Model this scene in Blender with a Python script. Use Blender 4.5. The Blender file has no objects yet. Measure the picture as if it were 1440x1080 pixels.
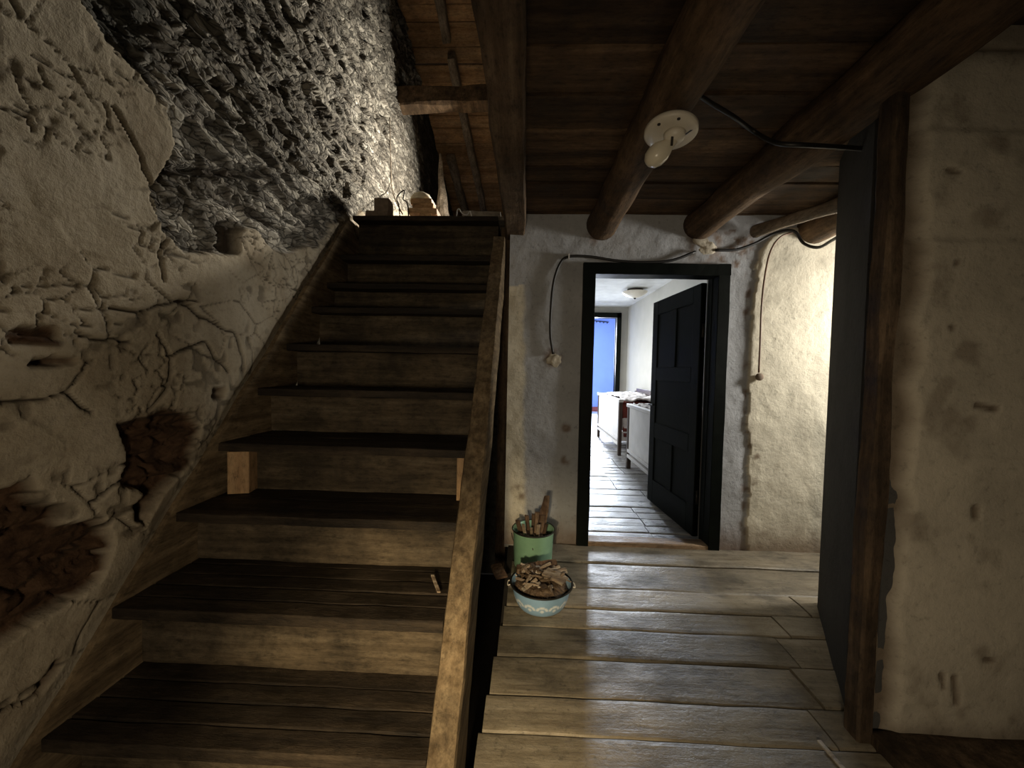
import bpy, bmesh, math, random
import numpy as np
from mathutils import Vector, Matrix, Euler, noise
random.seed(7)
C = bpy.context.scene.collection
scn = bpy.context.scene
PI = math.pi
# ---------------------------------------------------------------- camera
F = 541.0
CAM = Vector((0, 0, 1.25))
YAW, PITCH, ROLL = math.radians(2.0), math.radians(2.1), math.radians(1.15)
R = Matrix.Rotation(YAW, 3, 'Z') @ Matrix.Rotation(PI/2 - PITCH, 3, 'X') @ Matrix.Rotation(ROLL, 3, 'Z')
cd = bpy.data.cameras.new('camera'); cam = bpy.data.objects.new('camera', cd); C.objects.link(cam)
cd.sensor_width = 36; cd.lens = F / 1440 * 36; cd.clip_start = 0.02
cam.matrix_world = Matrix.Translation(CAM) @ R.to_4x4()
scn.camera = cam
# ---------------------------------------------------------------- world, exposure, lights
w = bpy.data.worlds.new('world'); scn.world = w; w.use_nodes = True
w.node_tree.nodes['Background'].inputs[0].default_value = (0.55, 0.5, 0.45, 1)
w.node_tree.nodes['Background'].inputs[1].default_value = 0.012
scn.view_settings.view_transform = 'Standard'; scn.view_settings.look = 'None'
scn.view_settings.gamma = 1; scn.view_settings.exposure = 0.0; scn.view_settings.use_curve_mapping = False

def area(name, loc, target, size, power, col, size_y=None, spread=180):
    l = bpy.data.lights.new(name, 'AREA'); l.energy = power; l.color = col
    l.shape = 'RECTANGLE'; l.size = size; l.size_y = size_y or size; l.spread = math.radians(spread)
    o = bpy.data.objects.new(name, l); C.objects.link(o); o.location = loc
    o.rotation_euler = (Vector(target) - Vector(loc)).to_track_quat('-Z', 'Y').to_euler(); return o
def spot(name, loc, target, power, col, ang, blend, r):
    l = bpy.data.lights.new(name, 'SPOT'); l.energy = power; l.color = col
    l.spot_size = math.radians(ang); l.spot_blend = blend; l.shadow_soft_size = r
    o = bpy.data.objects.new(name, l); C.objects.link(o); o.location = loc
    o.rotation_euler = (Vector(target) - Vector(loc)).to_track_quat('-Z', 'Y').to_euler(); return o
# lamp upstairs, daylight of the bedroom, daylight of the far room, side passage, warm lamp behind the visitor, added warm fill
area('attic_light', (-.10, 4.5, 3.32), (-1.42, 3.7, 2.9), 0.12, 52, (1, .93, .8), None, 130)
area('bedroom_window_light', (-.02, 6.3, 1.55), (2.0, 6.1, 0.9), 1.0, 30, (.9, .95, 1), 1.1, 115)
area('bedroom_window_light_far', (-.02, 7.7, 1.55), (2.0, 7.5, 0.9), 1.0, 34, (.9, .95, 1), 1.1, 115)
area('far_room_light', (1.72, 11.2, 1.9), (1.0, 3, 0.2), 0.5, 520, (.82, .9, 1), 1.3)
area('passage_light', (2.95, 2.25, 1.75), (1.6, 2.75, 1.2), 0.35, 52, (1, .95, .85))
spot('warm_lamp', (-.25, -.35, .95), (-.27, 1.25, .0), 135, (1, .78, .46), 54, .8, .04)
spot('warm_wall_fill', (-.1, -.5, 1.0), (.1, 1.5, .25), 43, (1, .82, .58), 150, .9, .12)  # weaker wide spot added to fill the walls, not a second lamp

# ---------------------------------------------------------------- pixel helper (photo frame 1440x1080)
def ray(px, py): return (R @ Vector(((px-720)/F, (540-py)/F, -1)))
def onY(px, py, Y): d = ray(px, py); return CAM + d*(Y/d.y)
def onX(px, py, X): d = ray(px, py); return CAM + d*(X/d.x)
def onZ(px, py, Z): d = ray(px, py); return CAM + d*((Z-CAM.z)/d.z)
def proj_np(P):                                  # P (n,3) -> pixel x, y
    Q = (P - np.array(CAM)) @ np.array(R)
    return 720 + F*Q[:, 0]/-Q[:, 2], 540 - F*Q[:, 1]/-Q[:, 2]
# ---------------------------------------------------------------- numpy noise
def _h(ix, iy, s):
    n = (ix.astype(np.int64)*374761393 + iy.astype(np.int64)*668265263 + s*2147483647) & 0xffffffff
    n = ((n ^ (n >> 13))*1274126177) & 0xffffffff
    n = (n ^ (n >> 16)) & 0xffffffff
    n = (n*2246822519) & 0xffffffff
    return ((n ^ (n >> 15)) & 0xffffff)/float(0xffffff)
def vnoise(x, y, s=0):
    ix = np.floor(x); iy = np.floor(y); fx = x-ix; fy = y-iy
    fx = fx*fx*(3-2*fx); fy = fy*fy*(3-2*fy)
    a = _h(ix, iy, s); b = _h(ix+1, iy, s); c = _h(ix, iy+1, s); d = _h(ix+1, iy+1, s)
    return (a*(1-fx)+b*fx)*(1-fy)+(c*(1-fx)+d*fx)*fy
def fbm(x, y, o=4, s=0):
    t = 0; a = .5; n = 0
    for k in range(o): t = t+a*vnoise(x*2**k, y*2**k, s+k*17); n += a; a *= .5
    return t/n*2-1
def voro(x, y, s=0, jit=.9):
    ix = np.floor(x); iy = np.floor(y)
    d1 = np.full(x.shape, 9.); d2 = d1.copy(); cx = x*0; cy = x*0; px = x*0; py = x*0
    for dx in (-1, 0, 1):
        for dy in (-1, 0, 1):
            gx = ix+dx; gy = iy+dy
            qx = gx+.5+jit*(_h(gx, gy, s)-.5); qy = gy+.5+jit*(_h(gx, gy, s+5)-.5)
            d = np.hypot(x-qx, y-qy)
            m = d < d1
            d2 = np.where(m, d1, np.minimum(d2, d)); d1 = np.where(m, d, d1)
            cx = np.where(m, gx, cx); cy = np.where(m, gy, cy); px = np.where(m, qx, px); py = np.where(m, qy, py)
    return d1, d2, cx, cy, x-px, y-py
def inpoly(x, y, poly):
    ins = np.zeros(x.shape, bool); n = len(poly)
    for i in range(n):
        x1, y1 = poly[i]; x2, y2 = poly[(i+1) % n]
        if y1 == y2: continue
        c = ((y1 > y) != (y2 > y)) & (x < (x2-x1)*(y-y1)/(y2-y1)+x1)
        ins ^= c
    return ins
def segdist(x, y, pts):
    best = np.full(x.shape, 1e9)
    for (ax, ay), (bx, by) in zip(pts[:-1], pts[1:]):
        vx, vy = bx-ax, by-ay; t = np.clip(((x-ax)*vx+(y-ay)*vy)/(vx*vx+vy*vy), 0, 1)
        best = np.minimum(best, np.hypot(x-ax-t*vx, y-ay-t*vy))
    return best
def sstep(a, b, x): t = np.clip((x-a)/(b-a), 0, 1); return t*t*(3-2*t)

# ---------------------------------------------------------------- materials
def mat(name):
    m = bpy.data.materials.new(name); m.use_nodes = True
    nt = m.node_tree; return m, nt, nt.nodes, nt.links, nt.nodes['Principled BSDF']
def coords(nt, scale, rnd=True):
    N, L = nt.nodes, nt.links
    tc = N.new('ShaderNodeTexCoord'); mp = N.new('ShaderNodeMapping'); mp.inputs['Scale'].default_value = scale
    if rnd:
        oi = N.new('ShaderNodeObjectInfo'); mu = N.new('ShaderNodeMath'); mu.operation = 'MULTIPLY'; mu.inputs[1].default_value = 37
        L.new(oi.outputs['Random'], mu.inputs[0]); ad = N.new('ShaderNodeVectorMath'); ad.operation = 'ADD'
        L.new(tc.outputs['Object'], ad.inputs[0]); L.new(mu.outputs[0], ad.inputs[1]); L.new(ad.outputs[0], mp.inputs['Vector'])
    else: L.new(tc.outputs['Object'], mp.inputs['Vector'])
    return mp.outputs[0]
def nz(nt, vec, scale, detail=5, rough=.6):
    n = nt.nodes.new('ShaderNodeTexNoise'); n.inputs['Scale'].default_value = scale; n.inputs['Detail'].default_value = detail
    n.inputs['Roughness'].default_value = rough; nt.links.new(vec, n.inputs['Vector']); return n.outputs['Fac']
def ramp(nt, fac, stops):
    r = nt.nodes.new('ShaderNodeValToRGB'); e = r.color_ramp.elements
    while len(e) < len(stops): e.new(.5)
    for k, (p, c) in enumerate(stops):
        e[k].position = p; e[k].color = (c[0], c[1], c[2], 1) if hasattr(c, '__len__') else (c, c, c, 1)
    nt.links.new(fac, r.inputs[0]); return r.outputs[0]
def mix(nt, fac, a, b, mode='MIX'):
    m = nt.nodes.new('ShaderNodeMix'); m.data_type = 'RGBA'; m.blend_type = mode
    for sock, v in ((m.inputs[0], fac), (m.inputs[6], a), (m.inputs[7], b)):
        if isinstance(v, (int, float)): sock.default_value = v
        elif isinstance(v, tuple): sock.default_value = (*v, 1)
        else: nt.links.new(v, sock)
    return m.outputs[2]
def math_(nt, op, a, b=0.0):
    m = nt.nodes.new('ShaderNodeMath'); m.operation = op
    for s, v in ((m.inputs[0], a), (m.inputs[1], b)):
        if isinstance(v, (int, float)): s.default_value = v
        else: nt.links.new(v, s)
    return m.outputs[0]
def bump(nt, h, strength, dist, bsdf):
    b = nt.nodes.new('ShaderNodeBump'); b.inputs['Strength'].default_value = strength; b.inputs['Distance'].default_value = dist
    nt.links.new(h, b.inputs['Height']); nt.links.new(b.outputs[0], bsdf.inputs['Normal'])
def wood(name, dark, mid, light, axis=0, rough=.6, grain=26, bs=.5, island=.25, dirt=.5, spec=.3):
    m, nt, N, L, B = mat(name)
    sc = [1, 1, 1]; sc[axis] = .07
    v = coords(nt, tuple(sc)); g = nz(nt, v, grain, 6, .65)
    col = ramp(nt, g, [(.3, dark), (.5, mid), (.72, light)])
    v2 = coords(nt, (1, 1, 1)); d = nz(nt, v2, 4.5, 6, .7)
    dm = ramp(nt, d, [(.38, 1-dirt), (.62, 1.0)])
    col = mix(nt, 1.0, col, dm, 'MULTIPLY')
    fs = [1, 1, 1]; fs[axis] = .35
    fn = nz(nt, coords(nt, tuple(fs)), 55, 7, .78); col = mix(nt, .85, col, ramp(nt, fn, [(.32, .3), (.48, .95), (.68, 1.3)]), 'MULTIPLY')
    if island:
        ge = N.new('ShaderNodeNewGeometry'); mr = N.new('ShaderNodeMapRange'); mr.inputs[3].default_value = 1-island; mr.inputs[4].default_value = 1+island*.6
        L.new(ge.outputs['Random Per Island'], mr.inputs[0]); cb = N.new('ShaderNodeCombineColor')
        for k in range(3): L.new(mr.outputs[0], cb.inputs[k])
        col = mix(nt, 1.0, col, cb.outputs[0], 'MULTIPLY')
    L.new(col, B.inputs['Base Color']); B.inputs['Roughness'].default_value = rough; B.inputs['Specular IOR Level'].default_value = spec
    rr = ramp(nt, d, [(.35, max(rough-.12, .05)), (.65, min(rough+.2, 1))]); L.new(rr, B.inputs['Roughness'])
    bump(nt, math_(nt, 'ADD', math_(nt, 'ADD', g, fn), math_(nt, 'MULTIPLY', d, .6)), min(1, bs*1.3), .007, B)
    return m
def plain(name, col, rough=.5, metal=0, var=.2, sc=12, spec=.5, bs=.1):
    m, nt, N, L, B = mat(name)
    v = coords(nt, (1, 1, 1)); n = nz(nt, v, sc, 5)
    L.new(ramp(nt, n, [(.3, tuple(c*(1-var) for c in col)), (.7, tuple(min(1, c*(1+var)) for c in col))]), B.inputs['Base Color'])
    B.inputs['Roughness'].default_value = rough; B.inputs['Metallic'].default_value = metal; B.inputs['Specular IOR Level'].default_value = spec
    bump(nt, n, bs, .003, B); return m

M = {}
M['stair_tread'] = wood('dark_tread_wood', (.016, .011, .007), (.038, .027, .017), (.085, .062, .04), 0, .62, 22, .6, .2, .55)
M['stair_riser'] = wood('riser_wood', (.05, .037, .022), (.12, .09, .056), (.21, .165, .108), 0, .75, 20, .6, .25, .6)
M['stringer'] = wood('stringer_wood', (.09, .06, .03), (.21, .15, .085), (.36, .27, .16), 1, .72, 26, .7, .1, .45)
M['fresh_wood'] = wood('fresh_wood', (.34, .2, .1), (.46, .29, .15), (.55, .37, .2), 2, .7, 20, .3, 0, .15)
M['beam'] = wood('beam_wood', (.06, .037, .02), (.16, .10, .055), (.29, .19, .11), 1, .8, 16, .6, .1, .5)
M['trimmer'] = wood('trimmer_wood', (.07, .045, .026), (.15, .10, .062), (.25, .18, .115), 1, .8, 20, .6, .1, .45)
M['ceil'] = wood('ceiling_boards', (.055, .034, .018), (.13, .08, .044), (.22, .145, .085), 0, .75, 15, .4, .45, .5)
M['post'] = wood('post_wood', (.04, .026, .016), (.10, .066, .04), (.22, .155, .10), 2, .75, 17, .6, .1, .55)
def floor_mat():
    m, nt, N, L, B = mat('floor_boards')
    g = nz(nt, coords(nt, (.10, 1, 1)), 34, 7, .7); d = nz(nt, coords(nt, (.6, 1, 1)), 5, 8, .68); f = nz(nt, coords(nt, (1, 1, 1)), 42, 6, .75)
    col = ramp(nt, g, [(.28, (.15, .12, .08)), (.5, (.275, .235, .17)), (.75, (.38, .335, .26))])
    col = mix(nt, 1.0, col, ramp(nt, d, [(.36, .42), (.50, .85), (.66, 1.1)]), 'MULTIPLY')
    col = mix(nt, .8, col, ramp(nt, f, [(.30, .35), (.45, 1.0)]), 'MULTIPLY')
    ge = N.new('ShaderNodeNewGeometry'); mr = N.new('ShaderNodeMapRange'); mr.inputs[3].default_value = .72; mr.inputs[4].default_value = 1.12
    L.new(ge.outputs['Random Per Island'], mr.inputs[0]); cb = N.new('ShaderNodeCombineColor')
    for k in range(3): L.new(mr.outputs[0], cb.inputs[k])
    L.new(mix(nt, 1.0, col, cb.outputs[0], 'MULTIPLY'), B.inputs['Base Color'])
    L.new(ramp(nt, d, [(.35, .62), (.62, .33)]), B.inputs['Roughness']); B.inputs['Specular IOR Level'].default_value = .5
    bump(nt, math_(nt, 'ADD', math_(nt, 'MULTIPLY', g, .6), math_(nt, 'ADD', math_(nt, 'MULTIPLY', d, 1.6), math_(nt, 'MULTIPLY', f, .5))), .75, .006, B)
    return m
M['floor'] = floor_mat()
M['floor_in'] = wood('bedroom_boards', (.22, .21, .2), (.42, .41, .39), (.6, .59, .57), 0, .32, 14, .5, .2, .4, .5)
M['roof'] = wood('roof_boards', (.32, .17, .075), (.56, .34, .17), (.72, .49, .28), 0, .7, 14, .5, .25, .4)
M['rafter'] = wood('rafter_wood', (.16, .125, .09), (.34, .27, .2), (.5, .42, .33), 1, .8, 20, .6, .1, .4)
M['grey_wood'] = wood('grey_wood', (.12, .1, .08), (.25, .21, .17), (.4, .35, .29), 0, .8, 20, .6, .1, .3)
M['threshold'] = wood('threshold_wood', (.16, .1, .055), (.3, .2, .12), (.45, .33, .21), 0, .55, 20, .5, 0, .3)
M['green_paint'] = plain('dark_green_paint', (.003, .0045, .003), .5, 0, .35, 9, .1, .3)
M['black_rubber'] = plain('black_cable', (.012, .011, .01), .45)
M['brown_cable'] = plain('brown_cable', (.14, .07, .035), .5)
M['porcelain'] = plain('porcelain', (.68, .63, .53), .35, 0, .08)
M['bulb'] = plain('frosted_bulb', (.72, .66, .52), .25, 0, .06)
M['iron'] = plain('dark_iron', (.03, .027, .023), .5, .6)
M['white_wash'] = plain('white_paint', (.7, .69, .66), .45, 0, .08)
M['bed_frame'] = plain('bed_frame_brown', (.055, .035, .025), .45)
M['bed_panel'] = plain('bed_panel_white', (.66, .64, .62), .35, 0, .12, 5)
M['red_cloth'] = plain('red_blanket', (.16, .035, .025), .9, 0, .5, 7)
M['white_cloth'] = plain('white_cloth', (.62, .58, .56), .9, 0, .2, 20)
M['blue_wall'] = plain('blue_wall', (.26, .36, .70), .8, 0, .06, 2)
M['red_paint'] = plain('red_paint', (.3, .06, .04), .6)
M['grey_plaster'] = plain('bedroom_plaster', (.40, .385, .34), .9, 0, .07, 3)
M['ceil_white'] = plain('white_ceiling', (.6, .6, .58), .85, 0, .14, 5)
M['earth'] = plain('dark_earth', (.02, .016, .012), 1)
M['stick'] = wood('stick_wood', (.05, .028, .014), (.14, .08, .045), (.32, .22, .14), 2, .6, 30, .5, 0, .5)
M['chip'] = wood('chip_wood', (.10, .07, .045), (.30, .22, .15), (.68, .6, .48), 0, .5, 25, .5, 0, .4)
M['pale_chip'] = wood('pale_chip_wood', (.35, .28, .2), (.6, .52, .42), (.8, .74, .64), 0, .5, 25, .5, 0, .3)
M['dark_chip'] = wood('dark_chip_wood', (.04, .025, .016), (.12, .08, .05), (.24, .17, .11), 0, .5, 25, .5, 0, .4)
M['brick'] = plain('dusty_brick', (.2, .15, .11), .9, 0, .3, 25)
M['cream'] = plain('cream_shade', (.75, .66, .48), .6, 0, .08)
M['dark_stone'] = plain('dark_stone', (.07, .068, .06), .9, 0, .5, 18, .2, .6)

def plaster_mat(name, cream, grey, stain, zone=True, blotch=3.0):
    m, nt, N, L, B = mat(name)
    v = coords(nt, (1, 1, 1), False)
    a = nz(nt, v, blotch, 8, .62); b = nz(nt, v, 38, 4, .7); c = nz(nt, v, 11, 6, .75)
    base = ramp(nt, a, [(.32, tuple(x*.8 for x in cream)), (.5, cream), (.72, tuple(min(1, x*1.12) for x in cream))])
    if zone:
        at = N.new('ShaderNodeAttribute'); at.attribute_name = 'paint'
        g2 = ramp(nt, a, [(.3, tuple(x*.8 for x in grey)), (.7, tuple(x*1.1 for x in grey))])
        base = mix(nt, at.outputs['Fac'], base, g2)
    at2 = N.new('ShaderNodeAttribute'); at2.attribute_name = 'dirt'
    base = mix(nt, at2.outputs['Fac'], base, stain)
    sp = ramp(nt, c, [(.27, .45), (.36, 1.0)])
    base = mix(nt, .8, base, sp, 'MULTIPLY'); base = mix(nt, .6, base, ramp(nt, b, [(.28, .5), (.42, .97), (.7, 1.08)]), 'MULTIPLY')
    L.new(base, B.inputs['Base Color']); B.inputs['Roughness'].default_value = .9; B.inputs['Specular IOR Level'].default_value = .2
    bump(nt, math_(nt, 'ADD', c, math_(nt, 'MULTIPLY', b, .6)), .7, .007, B)
    return m
M['back_plaster'] = plaster_mat('back_plaster', (.66, .61, .49), (.42, .43, .45), (.16, .10, .06))
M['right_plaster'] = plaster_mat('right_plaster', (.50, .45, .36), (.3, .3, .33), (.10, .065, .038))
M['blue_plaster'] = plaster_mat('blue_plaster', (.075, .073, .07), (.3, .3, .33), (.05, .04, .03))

def stone_mat():
    m, nt, N, L, B = mat('stone_and_plaster')
    def A(n): a = N.new('ShaderNodeAttribute'); a.attribute_name = n; return a.outputs['Fac']
    v = coords(nt, (1, 1, 1), False)
    a = nz(nt, v, 3, 8, .65); b = nz(nt, v, 45, 5, .75); c = nz(nt, v, 14, 6, .7)
    pl = ramp(nt, a, [(.3, (.27, .215, .145)), (.5, (.42, .36, .265)), (.72, (.52, .46, .36))])
    st = ramp(nt, A('cell'), [(0.1, (.10, .085, .065)), (.5, (.27, .245, .205)), (.75, (.40, .37, .31)), (.9, (.6, .56, .49))])
    mp = N.new('ShaderNodeMapping'); mp.inputs['Scale'].default_value = (1, 15, 40)
    wn = N.new('ShaderNodeTexNoise'); wn.inputs['Scale'].default_value = 7; wn.inputs['Detail'].default_value = 5; L.new(v, wn.inputs['Vector'])
    wv = N.new('ShaderNodeVectorMath'); wv.operation = 'SCALE'; wv.inputs[3].default_value = .12; L.new(wn.outputs['Color'], wv.inputs[0])
    wa = N.new('ShaderNodeVectorMath'); wa.operation = 'ADD'; L.new(v, wa.inputs[0]); L.new(wv.outputs[0], wa.inputs[1]); L.new(wa.outputs[0], mp.inputs['Vector'])
    vo = N.new('ShaderNodeTexVoronoi'); vo.voronoi_dimensions = '3D'; vo.inputs['Scale'].default_value = 1; L.new(mp.outputs[0], vo.inputs['Vector'])
    ve = N.new('ShaderNodeTexVoronoi'); ve.feature = 'DISTANCE_TO_EDGE'; ve.inputs['Scale'].default_value = 1; L.new(mp.outputs[0], ve.inputs['Vector'])
    sx_ = N.new('ShaderNodeSeparateColor'); L.new(vo.outputs['Color'], sx_.inputs[0])
    st = mix(nt, 1.0, st, ramp(nt, sx_.outputs[0], [(.1, .55), (.5, .9), (.9, 1.35)]), 'MULTIPLY')
    st = mix(nt, .75, st, ramp(nt, ve.outputs['Distance'], [(.0, .15), (.10, 1.0)]), 'MULTIPLY')
    st = mix(nt, .6, st, ramp(nt, c, [(.35, .45), (.6, 1.0)]), 'MULTIPLY')
    col = mix(nt, A('stone'), pl, st)
    col = mix(nt, A('brown'), col, ramp(nt, c, [(.3, (.035, .018, .010)), (.7, (.13, .075, .042))]))
    col = mix(nt, A('crack'), col, (.03, .02, .012))
    col = mix(nt, A('shade_and_band'), col, (.035, .036, .03))  # painted shade of the far end, and the darker band
    col = mix(nt, .5, col, ramp(nt, b, [(.3, .55), (.5, 1.0)]), 'MULTIPLY')
    L.new(col, B.inputs['Base Color']); B.inputs['Roughness'].default_value = .92; B.inputs['Specular IOR Level'].default_value = .2
    eh = math_(nt, 'MULTIPLY', math_(nt, 'MULTIPLY', math_(nt, 'ADD', ramp(nt, ve.outputs['Distance'], [(0, 0), (.16, 1)]), math_(nt, 'MULTIPLY', sx_.outputs[1], 1.2)), A('stone')), 1.1)
    bump(nt, math_(nt, 'ADD', eh, math_(nt, 'ADD', c, math_(nt, 'MULTIPLY', b, .6))), .7, .012, B)
    return m
M['stone'] = stone_mat()

# ---------------------------------------------------------------- object helpers
def link(name, me, m, parent=None):
    if m:
        for x in (m if isinstance(m, (list, tuple)) else [m]): me.materials.append(x)
    o = bpy.data.objects.new(name, me); C.objects.link(o)
    if parent: o.parent = parent; o.location = -wloc(parent)
    return o
def wloc(o):
    v = Vector(o.location)
    while o.parent: o = o.parent; v = v+Vector(o.location)
    return v
def obj(name, bm, m, parent=None, smooth=False, bevel=0, center=None):
    bmesh.ops.recalc_face_normals(bm, faces=bm.faces)
    me = bpy.data.meshes.new(name)
    if parent is None and center is not None:
        bmesh.ops.translate(bm, verts=bm.verts, vec=-Vector(center))
    if smooth:
        for f in bm.faces: f.smooth = True
    bm.to_mesh(me); bm.free()
    o = link(name, me, m, parent)
    if parent is None and center is not None: o.location = center
    if bevel:
        b = o.modifiers.new('bevel', 'BEVEL'); b.width = bevel; b.segments = 2; b.limit_method = 'ANGLE'
    return o
def struct(o): o['kind'] = 'structure'; return o
def tag(o, label, cat, group=None):
    o['label'] = label; o['category'] = cat
    if group: o['group'] = group
    return o
def thing(name, label, cat, loc, group=None):
    o = bpy.data.objects.new(name, None); C.objects.link(o); o.location = loc; o.empty_display_size = .1
    return tag(o, label, cat, group)
def bx(bm, x0, x1, y0, y1, z0, z1):
    vs = [bm.verts.new((x, y, z)) for x in (x0, x1) for y in (y0, y1) for z in (z0, z1)]
    for f in ((0, 1, 3, 2), (4, 6, 7, 5), (0, 4, 5, 1), (2, 3, 7, 6), (0, 2, 6, 4), (1, 5, 7, 3)): bm.faces.new([vs[i] for i in f])
def beam(bm, p0, p1, hw, ht, n=12, jit=.004, ch=.15, sc=4.0, seed=0.0, taper=1.0):
    """rough sawn bar from p0 to p1; hw, ht half vectors of the section"""
    p0, p1, hw, ht = map(Vector, (p0, p1, hw, ht)); rings = []
    prof = [(-1, -1+ch), (-1, 1-ch), (-1+ch, 1), (1-ch, 1), (1, 1-ch), (1, -1+ch), (1-ch, -1), (-1+ch, -1)]
    for i in range(n+1):
        t = i/n; c = p0.lerp(p1, t); k = 1+(taper-1)*t; ring = []
        for q, (a, b) in enumerate(prof):
            v = c+hw*(a*k)+ht*(b*k)
            nv = noise.noise_vector(v*sc+Vector((seed, seed*1.7, q*.13)))
            nv2 = noise.noise_vector(v*sc*5+Vector((seed, 3, 1)))
            ring.append(bm.verts.new(v+nv*jit+nv2*jit*.35))
        rings.append(ring)
    m = len(prof)
    for r0, r1 in zip(rings[:-1], rings[1:]):
        for q in range(m): bm.faces.new((r0[q], r0[(q+1) % m], r1[(q+1) % m], r1[q]))
    bm.faces.new(rings[0][::-1]); bm.faces.new(rings[-1])
def tube(bm, pts, rad, seg=8, jit=0, sc=6, smoothpts=True):
    pts = [Vector(p) for p in pts]
    if smoothpts and len(pts) > 2:
        out = []
        P = [pts[0]*2-pts[1]]+pts+[pts[-1]*2-pts[-2]]
        for i in range(1, len(P)-2):
            for k in range(6):
                t = k/6; a, b, c, d = P[i-1:i+3]
                out.append(.5*((2*b)+(c-a)*t+(2*a-5*b+4*c-d)*t*t+(3*b-a-3*c+d)*t**3))
        out.append(pts[-1]); pts = out
    rings = []; up = None
    n = len(pts)
    for i, p in enumerate(pts):
        t = (pts[min(i+1, n-1)]-pts[max(i-1, 0)]).normalized()
        if up is None: up = t.orthogonal().normalized()
        up = (up-t*up.dot(t)).normalized(); s = t.cross(up)
        r = rad(i/(n-1)) if callable(rad) else rad; ring = []
        for k in range(seg):
            a = 2*PI*k/seg; d = up*math.cos(a)+s*math.sin(a); q = p+d*r
            if jit: q = q+d*noise.noise(q*sc)*jit
            ring.append(bm.verts.new(q))
        rings.append(ring)
    for r0, r1 in zip(rings[:-1], rings[1:]):
        for k in range(seg): bm.faces.new((r0[k], r0[(k+1) % seg], r1[(k+1) % seg], r1[k]))
    bm.faces.new(rings[0][::-1]); bm.faces.new(rings[-1])
def log(bm, p0, p1, r0, r1, seg=20, n=40, jit=.02, sc=3.0, flat=1.0):
    tube(bm, [Vector(p0).lerp(Vector(p1), i/n) for i in range(n+1)], lambda t: r0+(r1-r0)*t, seg, jit, sc, False)
def lathe(bm, prof, c, seg=32, M4=None):
    rings = []; c = Vector(c)
    for r, z in prof:
        if r < 1e-5: rings.append([bm.verts.new(c+Vector((0, 0, z)))])
        else: rings.append([bm.verts.new(c+Vector((r*math.cos(2*PI*k/seg), r*math.sin(2*PI*k/seg), z))) for k in range(seg)])
    for a, b in zip(rings[:-1], rings[1:]):
        for k in range(seg):
            k2 = (k+1) % seg
            if len(a) == 1 and len(b) == 1: continue
            if len(a) == 1: bm.faces.new((a[0], b[k], b[k2]))
            elif len(b) == 1: bm.faces.new((a[k], b[0], a[k2]))
            else: bm.faces.new((a[k], b[k], b[k2], a[k2]))
def grid_mesh(name, P, nu, nv, keep=None):
    """P (nu*nv,3)"""
    idx = np.arange(nu*nv).reshape(nu, nv)
    q = np.stack([idx[:-1, :-1], idx[1:, :-1], idx[1:, 1:], idx[:-1, 1:]], -1).reshape(-1, 4)
    if keep is not None:
        q = q[keep[q].all(1)]
    me = bpy.data.meshes.new(name)
    me.vertices.add(len(P)); me.vertices.foreach_set('co', P.astype(np.float32).ravel())
    me.loops.add(q.size); me.loops.foreach_set('vertex_index', q.astype(np.int32).ravel())
    me.polygons.add(len(q)); me.polygons.foreach_set('loop_start', (np.arange(len(q))*4).astype(np.int32))
    me.polygons.foreach_set('loop_total', np.full(len(q), 4, np.int32))
    me.update(calc_edges=True); me.validate()
    return me
def attr(me, name, a):
    at = me.attributes.new(name, 'FLOAT', 'POINT'); at.data.foreach_set('value', a.astype(np.float32))

# ================================================================ SETTING
XW = -1.42
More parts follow.
